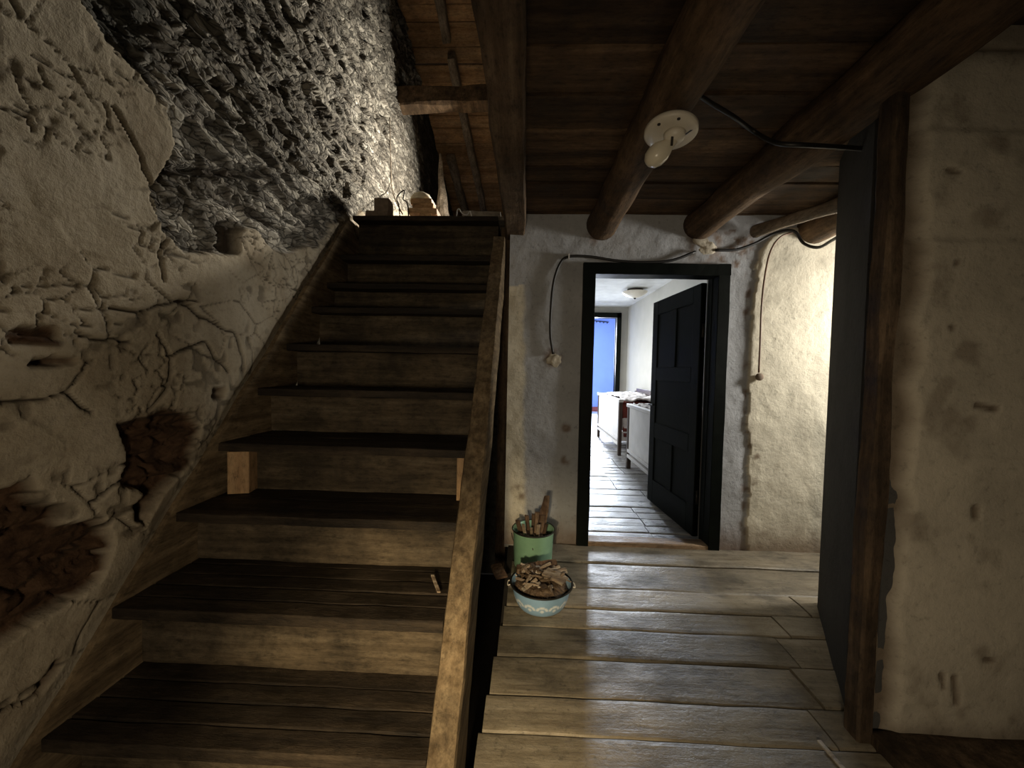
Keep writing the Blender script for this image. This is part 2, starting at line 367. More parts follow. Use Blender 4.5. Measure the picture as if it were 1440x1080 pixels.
# ---- left stone wall
def left_wall():
    # graded grid: fine near the camera
    ys = [.35]; 
    while ys[-1] < 8.0: ys.append(ys[-1]+.0052+.0022*ys[-1]**1.3*.6)
    ys = np.array(ys); zs = np.arange(-.65, 5.4, .0085)
    Y, Z = np.meshgrid(ys, zs, indexing='ij'); nu, nv = Y.shape; Y = Y.ravel(); Z = Z.ravel()
    P0 = np.stack([np.full_like(Y, XW), Y, Z], 1); px, py = proj_np(P0)
    # stones: flat slabs in rough courses
    wy = Y+.10*fbm(Y*2.2, Z*2.2, 3, 3)+.03*fbm(Y*9, Z*9, 2, 4); wz = Z+.05*fbm(Y*2.6, Z*2.6, 3, 8)+.018*fbm(Y*11, Z*11, 2, 9)
    wz = wz-.12*Y*sstep(2.5, .8, Y)
    d1, d2, cx, cy, lx, ly = voro(wy/.24, wz/.062, 11)
    e1 = d2-d1; r1 = _h(cx, cy, 77); r2 = _h(cx, cy, 78); r3 = _h(cx, cy, 79)
    s1 = (r1-.5)*.05+.012*(r2-.5)*2*lx*2+.02*(r3-.5)*2*ly*2-.022*(1-sstep(0, .16, e1))
    d1b, d2b, cxb, cyb, lxb, lyb = voro(wy/.075, wz/.034, 23)
    s2 = (_h(cxb, cyb, 5)-.5)*.020-.007*(1-sstep(0, .2, d2b-d1b))+.007*(_h(cxb, cyb, 6)-.5)*lyb*4
    small = sstep(-.1, .25, fbm(Y*1.6+4, Z*1.6, 2, 31))
    hs = s1*(1-.45*small)+s2*(.35+.65*small)+.03*fbm(Y*1.5, Z*1.5, 3, 41)+.006*fbm(Y*30, Z*30, 3, 51)-.035
    hs = hs-.03*sstep(.62, .75, vnoise(wy*6, wz*16, 61))
    gap = np.maximum((1-sstep(.02, .13, e1))*(.55+.45*r3), .75*(1-sstep(.02, .14, d2b-d1b))*(_h(cxb, cyb, 9) > .35)*small)
    cell = np.clip(.25+.55*r2+.2*(_h(cxb, cyb, 7)-.5), 0, 1)
    # plaster
    hp = .022*fbm(Y*1.8, Z*1.8, 4, 71)+.0035*fbm(Y*14, Z*14, 3, 72)
    wy2 = Y+.05*fbm(Y*4, Z*4, 4, 81); wz2 = Z+.05*fbm(Y*4, Z*4, 4, 82)
    f1, f2, fx, fy, ux, uy = voro(wy2/.24, wz2/.17, 91)
    tilt = ((_h(fx, fy, 92)-.5)*ux+(_h(fx, fy, 93)-.5)*uy)*.022+(_h(fx, fy, 94)-.5)*.010
    cm = sstep(-.12, .22, fbm(Y*1.7, Z*1.7, 3, 95)+np.where(Z < 1.6, .12, -.22))
    g1, g2, gx_, gy_, _, _ = voro((Y+.03*fbm(Y*9, Z*9, 4, 83))/.09, (Z+.03*fbm(Y*9, Z*9, 4, 84))/.06, 97)
    cm2 = sstep(.12, .35, fbm(Y*3.5, Z*3.5, 3, 98))
    ck = np.maximum((1-sstep(.01, .04, f2-f1))*sstep(.0, .25, cm*vnoise(Y*5, Z*5, 99)), (1-sstep(.02, .09, g2-g1))*cm2)
    pit = sstep(.66, .74, vnoise(Y*26, Z*30, 141))*sstep(.0, .3, fbm(Y*4, Z*4, 3, 142))
    hp = hp+tilt*(.35+.65*cm)-.012*ck-.008*pit
    wob = 11*fbm(Y*7, Z*7, 6, 101); wob2 = 11*fbm(Y*7+50, Z*7, 6, 102); X_ = px+wob; Y_ = py+wob2
    # cracks drawn where the wall shows them
    cracks = [[(215, 275), (235, 330), (222, 360), (232, 395)], [(225, 470), (240, 505), (235, 545), (215, 575)], [(235, 500), (290, 482), (320, 520)],
              [(95, 550), (120, 508), (128, 505)], [(0, 565), (60, 560), (95, 550), (130, 585)], [(170, 600), (200, 590), (255, 585)],
              [(130, 705), (180, 672)], [(150, 435), (200, 438), (250, 425), (280, 425)], [(110, 470), (160, 478), (185, 480)],
              [(50, 75), (80, 97), (110, 110)], [(0, 150), (40, 165), (45, 185)], [(160, 150), (190, 190), (205, 240), (230, 290)],
              [(250, 425), (330, 470), (345, 520)], [(20, 850), (70, 810), (130, 770), (165, 720)], [(0, 1000), (40, 985), (80, 930)]]
    xa, ya = px+5*fbm(Y*14, Z*14, 2, 105), py+5*fbm(Y*14+9, Z*14, 2, 106)
    ck2 = Y*0
    for c in cracks: ck2 = np.maximum(ck2, 1-sstep(.6, 3.0, segdist(xa, ya, c)))
    hp = hp-.02*ck2
    stone = inpoly(X_, Y_, [(100, -400), (110, 0), (160, 62), (205, 105), (240, 150), (250, 205), (232, 232), (212, 275), (228, 325), (262, 352), (330, 362), (338, 312), (362, 322),
                            (395, 352), (446, 352), (470, 318), (520, 296), (700, 300), (900, -400)])
    brown = inpoly(X_, Y_, [(168, 602), (200, 592), (232, 573), (270, 588), (282, 605), (268, 655), (225, 700), (200, 735), (188, 728), (205, 695), (172, 680), (180, 640)]) \
        | inpoly(X_, Y_, [(-200, 700), (0, 690), (50, 670), (60, 705), (95, 715), (92, 740), (150, 722), (158, 760), (142, 815), (60, 870), (0, 912), (-200, 990)]) \
        | inpoly(X_, Y_, [(12, 470), (28, 456), (75, 455), (74, 472), (88, 480), (22, 484)]) | inpoly(X_, Y_, [(30, 510), (60, 500), (105, 503), (98, 512), (60, 512)]) \
        | inpoly(X_, Y_, [(300, 548), (322, 546), (318, 562), (300, 562)]) | inpoly(X_, Y_, [(55, 975), (82, 925), (90, 930), (70, 965)])
    slot = 1-sstep(3, 7, segdist(px, py, [(240, 238), (300, 242), (372, 246)]))
    hole = 1-sstep(8, 13, segdist(X_, Y_, [(338, 318), (334, 350)])); hole = np.maximum(hole, 1-sstep(6, 11, segdist(X_, Y_, [(320, 120), (326, 128)])))
    # soften masks slightly on the grid
    def soft(mk, n=2):
        g = mk.reshape(nu, nv).astype(float)
        for _ in range(n):
            g[1:-1, 1:-1] = (g[1:-1, 1:-1]*2+g[:-2, 1:-1]+g[2:, 1:-1]+g[1:-1, :-2]+g[1:-1, 2:])/6
        return g.ravel()
    sm = soft(stone, 1); bm_ = soft(brown, 1)
    hb = .0+.9*hs+.012*fbm(Y*7, Z*22, 4, 121)+.004*fbm(Y*40, Z*60, 3, 122)
    h = hp*(1-sm)+hs*sm; h = h*(1-bm_)+hb*bm_
    h = h-.05*slot-.06*hole
    # dressed strip next to the stair keeps clear of the stringer
    h = np.where(h > .055, .055, h)
    nearst = sstep(-.06, .08, Z-(.165+(Y-1.016)*1.15))   # below the stair line stay flat
    h = h*(.25+.75*nearst)-.015*(1-nearst)
    shade_and_band = sstep(.0, .25, (px-588)/60+.35*fbm(Y*5, Z*5, 3, 131))*(py > 150)  # far end of the wall darkened in its colour, standing in for shade
    dark_band = inpoly(X_, Y_, [(105, -20), (230, -20), (225, 45), (232, 95), (200, 92), (150, 55)])  # darker band near the top left
    shade_and_band = np.clip(shade_and_band*.8+soft(dark_band, 6)*.6, 0, 1)
    top = 6.80-.35*Y
    keep = Z < top
    P = np.stack([XW+h, Y, Z], 1)
    me = grid_mesh('wall_left', P, nu, nv, keep)
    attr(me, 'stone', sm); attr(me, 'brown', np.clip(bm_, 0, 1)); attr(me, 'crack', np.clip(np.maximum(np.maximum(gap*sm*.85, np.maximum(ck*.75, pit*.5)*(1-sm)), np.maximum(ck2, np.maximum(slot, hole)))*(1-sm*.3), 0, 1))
    attr(me, 'cell', cell); attr(me, 'shade_and_band', shade_and_band)
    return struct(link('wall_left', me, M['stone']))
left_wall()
bm = bmesh.new(); bx(bm, XW-.6, XW-.3, -1.5, 8.2, -.7, 3.9); struct(obj('wall_left_core', bm, M['dark_stone']))
bm = bmesh.new(); bx(bm, XW-.13, XW+.0, -1.5, .36, -.7, 5.4); struct(obj('wall_left_behind_viewer', bm, M['stone']))

# ---- back wall of the hall (with door opening)
YB = 2.76
DX0, DX1 = onY(815, 560, YB).x, onY(1017, 560, YB).x           # outer edges of the frame
DZ = onY(920, 372, YB).z
def back_wall():
    xs = np.arange(-.13, 3.6, .012); zs = np.arange(-.02, 2.40, .012)
    X, Z = np.meshgrid(xs, zs, indexing='ij'); nu, nv = X.shape; X = X.ravel(); Z = Z.ravel()
    px, py = proj_np(np.stack([X, np.full_like(X, YB), Z], 1))
    h = .012*fbm(X*2, Z*2, 4, 1)+.004*fbm(X*12, Z*12, 3, 2)
    wob = 5*fbm(X*10, Z*10, 3, 3)
    arch = inpoly(px+wob, py+wob, [(1066, 352), (1085, 330), (1115, 322), (1190, 318), (1300, 310), (1300, 900), (1046, 900), (1052, 500)])
    h = h+arch*.014
    seam = 1-sstep(1.5, 7, np.abs(px+1.2*wob-1054+(py-350)*.02))
    seam = seam*(py > 345)
    n = fbm(X*22, Z*16, 5, 5)
    dirt = np.clip(seam*sstep(.0, .45, n)*.8, 0, 1)
    dirt = np.maximum(dirt, sstep(.0, .5, n)*(np.abs(py-350) < 26)*(np.abs(px-1020) < 45)*.9)
    for cx, cy, r in ((778, 505, 14), (990, 345, 30), (797, 603, 7), (797, 650, 8), (833, 335, 9), (975, 318, 12), (1060, 640, 6), (1058, 675, 7), (730, 690, 10)):
        dirt = np.maximum(dirt, (1-sstep(r*.5, r*1.3, np.hypot(px-cx+wob, py-cy+wob)))*sstep(-.5, .2, n)*.8)
    h = h+.012*(1-sstep(10, 30, np.hypot(px-990, py-345)))
    dirt = np.maximum(dirt, .8*sstep(.25, -.05, Z-.02-.06*n))
    paint = (1-arch.astype(float))*sstep(733, 741, px+.8*wob)
    paint = np.maximum(paint, (py < 400+2*wob)*(px < 900)*1.0)*(1-arch)
    keep = ~((X > DX0+.05) & (X < DX1-.05) & (Z < DZ-.05))
    P = np.stack([X, YB-h, Z], 1)
    me = grid_mesh('wall_back', P, nu, nv, keep); attr(me, 'paint', paint); attr(me, 'dirt', dirt)
    return struct(link('wall_back', me, M['back_plaster']))
back_wall()
# masonry behind the plaster, with the opening
bm = bmesh.new()
bx(bm, -.13, DX0+.05, YB+.02, YB+.2, -.05, 2.42); bx(bm, DX1-.05, 3.6, YB+.02, YB+.2, -.05, 2.42); bx(bm, DX0+.05, DX1-.05, YB+.02, YB+.2, DZ-.05, 2.42)
struct(obj('wall_bedroom_front', bm, M['grey_plaster']))
# board and dark end at the left of that wall
bm = bmesh.new(); beam(bm, (-.165, YB+.16, -.3), (-.165, YB+.16, 2.3), (.04, 0, 0), (0, .04, 0), 20, .006)
tag(obj('wooden_post', bm, M['post'], center=(-.165, YB+.16, -.3)), 'narrow dark wooden post behind the staircase rail, left of the green bucket', 'post')
bm = bmesh.new(); bx(bm, XW, -.125, 3.42, 3.5, -.6, 2.40); struct(obj('wall_under_stairs', bm, M['dark_stone']))

# ---- floor boards of the hall
def board_floor(bm, rows, edge0, edge1, ztop, seed, thick=.03, split=None, n=26, sag=.006):
    rnd = random.Random(seed)
    for y0, y1 in rows:
        segs = [(edge0(y0), edge1(y0))]
        if split:
            s = split(y0, rnd)
            if s: segs = [(edge0(y0), s-.003), (s+.003, edge1(y0))]
        for x0, x1 in segs:
            if x1-x0 < .05: continue
            dz = rnd.uniform(-.005, .004); g0, g1 = rnd.uniform(.001, .004), rnd.uniform(.001, .005)
            k = max(4, int((x1-x0)/.05)); top = []
            for i in range(k+1):
                x = x0+(x1-x0)*i/k; row = []
                for j, t in enumerate((0, .04, .12, .5, .88, .96, 1)):
                    y = y0+g0+(y1-g1-y0-g0)*t
                    e = (0, .0012, 0, 0, 0, .0012, 0)[j]
                    drop = (.006, .0015, 0, -.001, 0, .0015, .006)[j]
                    y += noise.noise(Vector((x*7, y0*31+j*.0, seed)))*.003*(1 if j in (0, 1, 5, 6) else 0)
                    z = ztop+dz-drop+noise.noise(Vector((x*3, y*8, seed+4)))*.004
                    row.append(bm.verts.new((x, y, z)))
                top.append(row)
            for a, b in zip(top[:-1], top[1:]):
                for j in range(6): bm.faces.new((a[j], b[j], b[j+1], a[j+1]))
            lo = [[bm.verts.new((r[0].co.x, r[q].co.y, ztop-thick)) for q in (0, 6)] for r in top]
            for i in range(k):
                bm.faces.new((top[i][0], lo[i][0], lo[i+1][0], top[i+1][0])); bm.faces.new((top[i][6], top[i+1][6], lo[i+1][1], lo[i][1]))
            bm.faces.new([v for v in top[0]]+[lo[0][1], lo[0][0]]); bm.faces.new([v for v in top[-1]][::-1]+[lo[-1][0], lo[-1][1]])
ysm = [onZ(900, p, 0).y for p in (768, 793, 829, 857, 886, 928, 985, 1040)]+[1.10, .95, .78, .6, .4, .2, 0, -.2, -.4, -.6, -.8, -1.0, -1.2, -1.5]
ysm[0] = YB
ysm = sorted(ysm)
rows = list(zip(ysm[:-1], ysm[1:]))
bm = bmesh.new()
EA, EB = onZ(722, 800, 0), onZ(668, 1080, 0)
def e0(y): return EA.x+(EB.x-EA.x)*(EA.y-min(y, 2.6))/(EA.y-EB.y)
def sp(y, rnd):
    if 1.1 < y < 1.9: return 1.30-(1.9-y)*.30*1.2+rnd.uniform(-.02, .02)
    return 1.32+rnd.uniform(-.3, .3) if rnd.random() < .6 else None
board_floor(bm, rows, e0, lambda y: 3.6, 0, 5, .03, sp)
struct(obj('floor', bm, M['floor']))
bm = bmesh.new(); bx(bm, -1.6, 3.6, -1.5, 3.4, -.75, -.6); struct(obj('floor_below', bm, M['earth']))
bm = bmesh.new(); bx(bm, -.10, 3.6, -1.5, YB, -.16, -.032); struct(obj('floor_joists', bm, M['earth']))

# ---- hall ceiling: boards across, over the log beams
bm = bmesh.new(); y = -1.5; rnd = random.Random(3)
while y < YB+.1:
    wd = rnd.uniform(.15, .24); x0 = -.1
    z = 2.365+rnd.uniform(-.004, .008)
    beam(bm, (x0, y+wd/2, z), (3.6, y+wd/2, z+rnd.uniform(-.005, .005)), (0, wd/2-.003, 0), (0, 0, .012), 30, .004, .12, 3, rnd.random()*9)
    y += wd
struct(obj('ceiling', bm, M['ceil']))
bm = bmesh.new(); bx(bm, -.1, 3.6, -1.5, YB+.2, 2.40, 2.46); struct(obj('floor_upstairs', bm, M['earth']))
# landing upstairs
bm = bmesh.new(); rnd = random.Random(8); y = 3.05
while y < 8:
    wd = rnd.uniform(.16, .22); beam(bm, (XW+.02, y+wd/2, 2.435), (-.1, y+wd/2, 2.435), (0, wd/2-.003, 0), (0, 0, .017), 10, .003); y += wd
struct(obj('floor_landing', bm, M['grey_wood']))

# ---- roof
def roofz(y): return 6.77-.35*y
bm = bmesh.new(); rnd = random.Random(12); y = -1.5
while y < 8.2:
    wd = rnd.uniform(.15, .24); yc = y+wd/2; sl = Vector((0, 1, -.35)).normalized()
    beam(bm, (XW-.2, yc, roofz(yc)+.02+rnd.uniform(-.008, .008)), (3.6, yc, roofz(yc)+.02), sl*(wd/2*1.05-.004), Vector((0, .35, 1)).normalized()*.012, 16, .005, .12, 3, rnd.random()*9)
    y += wd
struct(obj('ceiling_roof', bm, M['roof']))
bm = bmesh.new(); bx(bm, XW-.2, 3.6, 8.0, 8.1, 2.75, 4.2); struct(obj('wall_attic_end', bm, M['dark_stone']))
bm = bmesh.new(); bx(bm, 3.6, 3.7, -1.5, 8.1, -.7, 6.9); struct(obj('wall_attic_right', bm, M['dark_stone']))
bm = bmesh.new(); bx(bm, XW-.2, 3.7, -1.6, -1.5, -.7, 7.4); struct(obj('wall_behind_viewer', bm, M['right_plaster']))
# rafters
def raft(x0, x1, ya, yb, hw, label, seed, dz=0):
    bm = bmesh.new(); p0 = Vector((x0, ya, roofz(ya)-.08-dz)); p1 = Vector((x1, yb, roofz(yb)-.08-dz))
    beam(bm, p0, p1, (hw, 0, 0), (0, .02, .06), 20, .018, .2, 4, seed)
    tag(obj('roof_rafter', bm, M['rafter'], center=p0), label, 'rafter')
raft(-.98, -.80, 4.75, 7.9, .05, 'long weathered rafter under the roof boards, right of the short one', 1)
raft(-1.25, -1.14, 6.1, 7.9, .055, 'short pale rafter low on the roof boards beside the stone wall at the stair top', 2)
raft(-1.05, -1.0, 2.0, 4.6, .05, 'dark upper rafter left of centre above the cross beam over the stair top', 3)
raft(-.62, -.55, 2.0, 4.6, .06, 'dark upper rafter above the cross beam, beside the big trimmer beam', 4)
bm = bmesh.new(); beam(bm, (XW-.05, 4.35, 4.22), (2, 4.35, 4.30), (0, .09, 0), (0, 0, .10), 30, .02)
tag(obj('cross_beam', bm, M['beam'], center=(XW-.05, 4.35, 4.40)), 'heavy dark cross beam under the roof at the top of the stairwell', 'beam')

# ---- log beams under the ceiling
def logbeam(x0, x1, z0, z1, r0, r1, label, y1=YB+.02):
    bm = bmesh.new(); log(bm, (x0, -1.4, z0), (x1, y1, z1), r0, r1, 22, 60, .022, 2.6)
    return tag(obj('log_beam', bm, M['beam'], smooth=True, center=(x0, -1.4, z0)), label, 'beam', None)
logbeam(.54, .51, 2.26, 2.28, .088, .103, 'round log ceiling beam that carries the white lamp plate, ending above the door')
logbeam(1.24, 1.18, 2.27, 2.28, .105, .10, 'round log ceiling beam right of the lamp, running towards the right wall top')
logbeam(2.0, 1.95, 2.26, 2.27, .11, .11, 'dark log ceiling beam farthest right above the side passage')
bm = bmesh.new(); beam(bm, (-.094, -1.45, 2.33), (-.09, YB+.1, 2.33), (.068, 0, 0), (0, 0, .125), 60, .012, .12, 3)
tag(obj('trimmer_beam', bm, M['trimmer'], center=(-.07, -1.45, 2.33)), 'square sawn beam edging the stairwell opening, left of the board ceiling', 'beam')

# ---- right pier: front wall, splayed blue side, sill
def right_wall():
    YR = 1.31
    xs = np.arange(1.215, 3.6, .01); zs = np.arange(.0, 2.40, .01)
    X, Z = np.meshgrid(xs, zs, indexing='ij'); nu, nv = X.shape; X = X.ravel(); Z = Z.ravel()
    px, py = proj_np(np.stack([X, np.full_like(X, YR), Z], 1))
    u = Z/.34+.12*fbm(X*1.5, Z*1.5, 3, 4); fr = u-np.floor(u)
    ledge = .010*sstep(.0, .9, fr)*(1-sstep(.93, 1, fr))
    h = .016*fbm(X*1.7, Z*1.7, 4, 1)+.004*fbm(X*9, Z*16, 3, 2)+ledge*sstep(-.3, .3, fbm(X*2, Z*2, 2, 8))
    n = fbm(X*9, Z*9, 4, 5); wob = 9*fbm(X*8, Z*8, 3, 6)
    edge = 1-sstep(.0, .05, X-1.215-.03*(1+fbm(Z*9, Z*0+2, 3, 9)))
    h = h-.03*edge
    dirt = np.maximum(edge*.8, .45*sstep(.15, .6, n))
    for cx, cy, a, b, r in ((1376, 716, 1376, 728, 5), (1338, 460, 1340, 460, 4), (1345, 955, 1347, 990, 4), (1372, 569, 1400, 574, 4), (1327, 950, 1329, 970, 3), (1390, 930, 1400, 932, 4), (1330, 240, 1345, 243, 3),
                            (1340, 368, 1344, 368, 3), (1262, 705, 1268, 700, 6), (1340, 70, 1440, 72, 4), (1300, 590, 1330, 540, 10)):
        dd = segdist(px+wob*.4, py+wob*.4, [(cx, cy), (a, b)]); k = 1-sstep(r*.5, r*1.6, dd)
        dirt = np.maximum(dirt, k*(.8 if r < 8 else .35)); h = h-.008*k*(r < 8)
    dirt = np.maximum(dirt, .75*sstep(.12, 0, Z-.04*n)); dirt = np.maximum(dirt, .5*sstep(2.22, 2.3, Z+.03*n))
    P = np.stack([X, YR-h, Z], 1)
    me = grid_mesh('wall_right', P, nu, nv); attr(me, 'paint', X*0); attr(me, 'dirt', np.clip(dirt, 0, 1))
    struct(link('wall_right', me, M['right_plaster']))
right_wall()
def prism(bm, pts, z0, z1):
    lo = [bm.verts.new((x, y, z0)) for x, y in pts]; hi = [bm.verts.new((x, y, z1)) for x, y in pts]; n = len(pts)
    for i in range(n): bm.faces.new((lo[i], lo[(i+1) % n], hi[(i+1) % n], hi[i]))
    bm.faces.new(lo[::-1]); bm.faces.new(hi)
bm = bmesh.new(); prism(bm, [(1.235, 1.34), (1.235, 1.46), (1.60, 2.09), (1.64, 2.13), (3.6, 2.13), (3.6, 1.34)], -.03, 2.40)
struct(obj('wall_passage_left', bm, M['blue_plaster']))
bm = bmesh.new(); beam(bm, (1.20, 1.22, .012), (3.6, 1.22, .012), (0, .10, 0), (0, 0, .03), 30, .008)
struct(obj('trim_1', bm, M['post']))
bm = bmesh.new(); beam(bm, (1.190, 1.345, 0), (1.197, 1.345, 2.36), (.027, 0, 0), (0, .035, 0), 50, .010, .3, 3, 2)
tag(obj('corner_post', bm, M['post'], center=(1.165, 1.37, 0)), 'upright worn reddish-brown timber post at the corner of the right white wall', 'post')
bm = bmesh.new(); log(bm, onY(1062, 326, 2.70), onY(1192, 284, 2.12), .04, .035, 12, 20, .012, 5)
tag(obj('wooden_pole', bm, M['rafter'], smooth=True, center=onY(1062, 326, 2.7)), 'thin grey pole running under the ceiling above the cream plaster recess', 'pole')
bm = bmesh.new(); bx(bm, 3.3, 3.6, 2.13, 2.76, 0, 2.4); struct(obj('wall_passage_end', bm, M['right_plaster']))

# ================================================================ STAIRCASE
st = thing('staircase', 'steep dark wooden staircase with closed risers climbing along the stone wall', 'staircase', (-.82, 1.05, -.55))
NZ = [(-.35, .61), (-.10, .81), (.16, 1.016), (.425, 1.211), (.66, 1.451), (.896, 1.666), (1.13, 1.921), (1.373, 2.157), (1.627, 2.414), (1.82, 2.607), (2.07, 2.81), (2.43, 2.996)]
TILT = 0.0
XL, XR = -1.375, -.252
def sx(y): return XR+.012*(y-1.1)/1.9                         # right ends drift slightly
def tread(i, z, y):
    bm = bmesh.new(); rnd = random.Random(i+40)
    n = 5 if i in (2, 3) else 2; dep = .385; w_ = dep/n; th = .038
    for k in range(n):
        y0 = y+k*w_; a = (XL+.005, y0+w_/2-TILT*(XR-XL)*.5, z-th/2); b = (sx(y), y0+w_/2+TILT*(XR-XL)*.5, z-th/2)
        beam(bm, a, b, (0, w_/2-(.0025 if n > 2 else .001), 0), (0, 0, th/2), 24, .0035, .10, 5, i*3+k)
    obj('tread', bm, M['stair_tread'], st)
for i, (z, y) in enumerate(NZ):
    tread(i, z, y)
    if i < len(NZ)-1:
        bm = bmesh.new(); z2, y2 = NZ[i+1]; yr = y2+.115
        beam(bm, (XL+.005, yr-TILT*.55, (z+z2-.038)/2), (sx(y2)-.002, yr+TILT*.55, (z+z2-.038)/2), (0, .012, 0), (0, 0, (z2-z-.038)/2-.001), 24, .004, .1, 4, i*5.5)
        obj('riser', bm, M['stair_riser'], st)
slope = Vector((0, 1, 1.15)).normalized()
# right stringer: thick plank on edge, top just above the nosings
def strg(x0, x1, ya, yb, hx, hh, off, seed):
    bm = bmesh.new(); f = lambda y: .165+(y-1.016)*1.15
    nrm = Vector((0, -slope.z, slope.y)).normalized()
    p0 = Vector((x0, ya, f(ya)))+nrm*off; p1 = Vector((x1, yb, f(yb)))+nrm*off
    beam(bm, p0, p1, (hx, 0, 0), nrm*hh, 60, .006, .12, 5, seed); return obj('stringer', bm, M['stringer'], st)
strg(-.209, -.207, .55, 2.76, .043, .13, -.105, 1)
strg(-1.385, -1.385, .55, 2.95, .014, .15, -.145, 2)
# fresh support blocks under one nosing
for px_, sx_, lab in ((318, XL+.075, 'fresh pale wood block propping the left end of a stair tread, by the stone wall'), (653, None, 'fresh pale wood block propping the right end of a stair tread, beside the rail')):
    i = 5; z0, z1 = NZ[i-1][0], NZ[i][0]-.038; yy = NZ[i][1]
    xc = sx_ if sx_ else sx(yy)-.03; hx = .042 if sx_ else .018
    yo = -TILT*.5 if sx_ else TILT*.5
    bm = bmesh.new(); beam(bm, (xc, yy+.055+yo, z0+.004), (xc, yy+.055+yo, z1-.003), (hx, .012 if sx_ else 0, 0), (-.008 if sx_ else 0, .04, 0), 4, .0015, .06)
    tag(obj('wooden_block', bm, M['fresh_wood'], center=(xc, yy+.05+yo, z0+.004)), lab, 'wood block')
# splinter lying on the second visible tread
p = onZ(612, 826, NZ[3][0]+.012)
bm = bmesh.new(); beam(bm, p+Vector((-.025, .06, .012)), p+Vector((.02, -.03, 0)), (.006, 0, 0), (0, .002, .0015), 5, .001)
tag(obj('wood_splinter', bm, M['chip'], center=p), 'pale thin wood splinter lying on a dark tread near the stair rail', 'splinter')

# ================================================================ DOOR 1
d1 = bpy.data.objects.new('door_1', None); C.objects.link(d1); d1.location = ((DX0+DX1)/2, YB, 0); struct(d1)
IX0, IX1 = onY(832, 560, YB).x, onY(1001, 560, YB).x; IZ = onY(920, 388, YB).z
bm = bmesh.new()
beam(bm, ((DX0+IX0)/2, YB+.03, -.01), ((DX0+IX0)/2, YB+.03, DZ), ((IX0-DX0)/2, 0, 0), (0, .065, 0), 24, .003, .06)
beam(bm, ((DX1+IX1)/2, YB+.03, -.01), ((DX1+IX1)/2, YB+.03, DZ), ((DX1-IX1)/2, 0, 0), (0, .065, 0), 24, .003, .06)
beam(bm, (DX0, YB+.03, (DZ+IZ)/2), (DX1, YB+.03, (DZ+IZ)/2), (0, .067, 0), (0, 0, (DZ-IZ)/2), 24, .003, .06)
bx(bm, IX0-.005, IX0+.012, YB+.05, YB+.12, 0, IZ); bx(bm, IX1-.004, IX1+.005, YB+.05, YB+.11, 0, IZ)
obj('door_frame', bm, M['green_paint'], d1)
bm = bmesh.new(); beam(bm, (IX0-.01, YB+.03, .012), (IX1+.01, YB+.03, .012), (0, .06, 0), (0, 0, .02), 20, .004, .2)
obj('threshold', bm, M['threshold'], d1)
# leaf, opened into the bedroom
hinge = Vector((IX1-.014, YB+.15, .02)); tip = onZ(913, 701, .02); tip = Vector((tip.x, tip.y, .02))
u = (tip-hinge); LW = u.length; u.normalize(); nrm = Vector((-u.y, u.x, 0))
leaf = bpy.data.objects.new('door_leaf', None); C.objects.link(leaf); leaf.parent = d1; leaf.location = hinge-wloc(d1)
LH = IZ-.03
def lp(a, b, t): return hinge+u*a+Vector((0, 0, b))+nrm*t
def lbox(bm, a0, a1, b0, b1, t0, t1):
    vs = [bm.verts.new(lp(a, b, t)) for a in (a0, a1) for b in (b0, b1) for t in (t0, t1)]
    for f in ((0, 1, 3, 2), (4, 6, 7, 5), (0, 4, 5, 1), (2, 3, 7, 6), (0, 2, 6, 4), (1, 5, 7, 3)): bm.faces.new([vs[i] for i in f])
bm = bmesh.new(); lbox(bm, 0, LW, 0, LH, -.012, .012)
obj('door_panel', bm, M['green_paint'], leaf)
bm = bmesh.new()
for a0, a1 in ((0, .11), (LW-.11, LW)): lbox(bm, a0, a1, 0, LH, -.022, .022)
for b0, b1 in ((0, .22), (.62, .76), (1.16, 1.28), (LH-.13, LH)): lbox(bm, .11, LW-.11, b0, b1, -.022, .022)
lbox(bm, LW/2-.05, LW/2+.05, .22, .62, -.022, .022); lbox(bm, LW/2-.05, LW/2+.05, 1.28, LH-.13, -.022, .022)
obj('door_rail', bm, M['green_paint'], leaf, bevel=.004)
bm = bmesh.new()
c = lp(LW-.07, .93, 0); tube(bm, [c+nrm*.02, c+nrm*.06, c+nrm*.065-u*.03, c+nrm*.065-u*.10], .008); tube(bm, [c-nrm*.02, c-nrm*.06, c-nrm*.065-u*.03, c-nrm*.065-u*.10], .008)
obj('door_handle', bm, M['iron'], leaf, True)
for b in (.25, 1.5):
    bm = bmesh.new(); c = lp(-.004, b, -.0); tube(bm, [c, c+Vector((0, 0, .1))], .009, 10, smoothpts=False); obj('hinge', bm, M['iron'], leaf, True)

# ================================================================ BEDROOM
YF = 8.5; ZC = 2.66; XRW = 2.2
bm = bmesh.new(); rnd = random.Random(4); ys = [YB+.09]
while ys[-1] < YF: ys.append(ys[-1]+rnd.uniform(.13, .2))
spv = {}
board_floor(bm, list(zip(ys[:-1], ys[1:])), lambda y: -.1, lambda y: XRW, .0, 9, .03, lambda y, r: 1.0+.25*math.floor(((y-2.8)/.65) % 2)+r.uniform(-.01, .01), sag=.01)
struct(obj('floor_bedroom', bm, M['floor_in']))
bm = bmesh.new(); bx(bm, -.1, XRW, YB+.1, YF, -.1, -.033); struct(obj('floor_bedroom_base', bm, M['earth']))
bm = bmesh.new(); bx(bm, -.1, XRW+.1, YB+.2, YF, ZC, ZC+.05); struct(obj('ceiling_bedroom', bm, M['ceil_white']))
bm = bmesh.new(); bx(bm, XRW, XRW+.1, YB+.2, YF+.1, -.05, ZC); struct(obj('wall_bedroom_right', bm, M['grey_plaster']))
F0, F1, FZ = onY(800, 500, YF).x, onY(865.5, 500, YF).x, onY(855, 447, YF).z
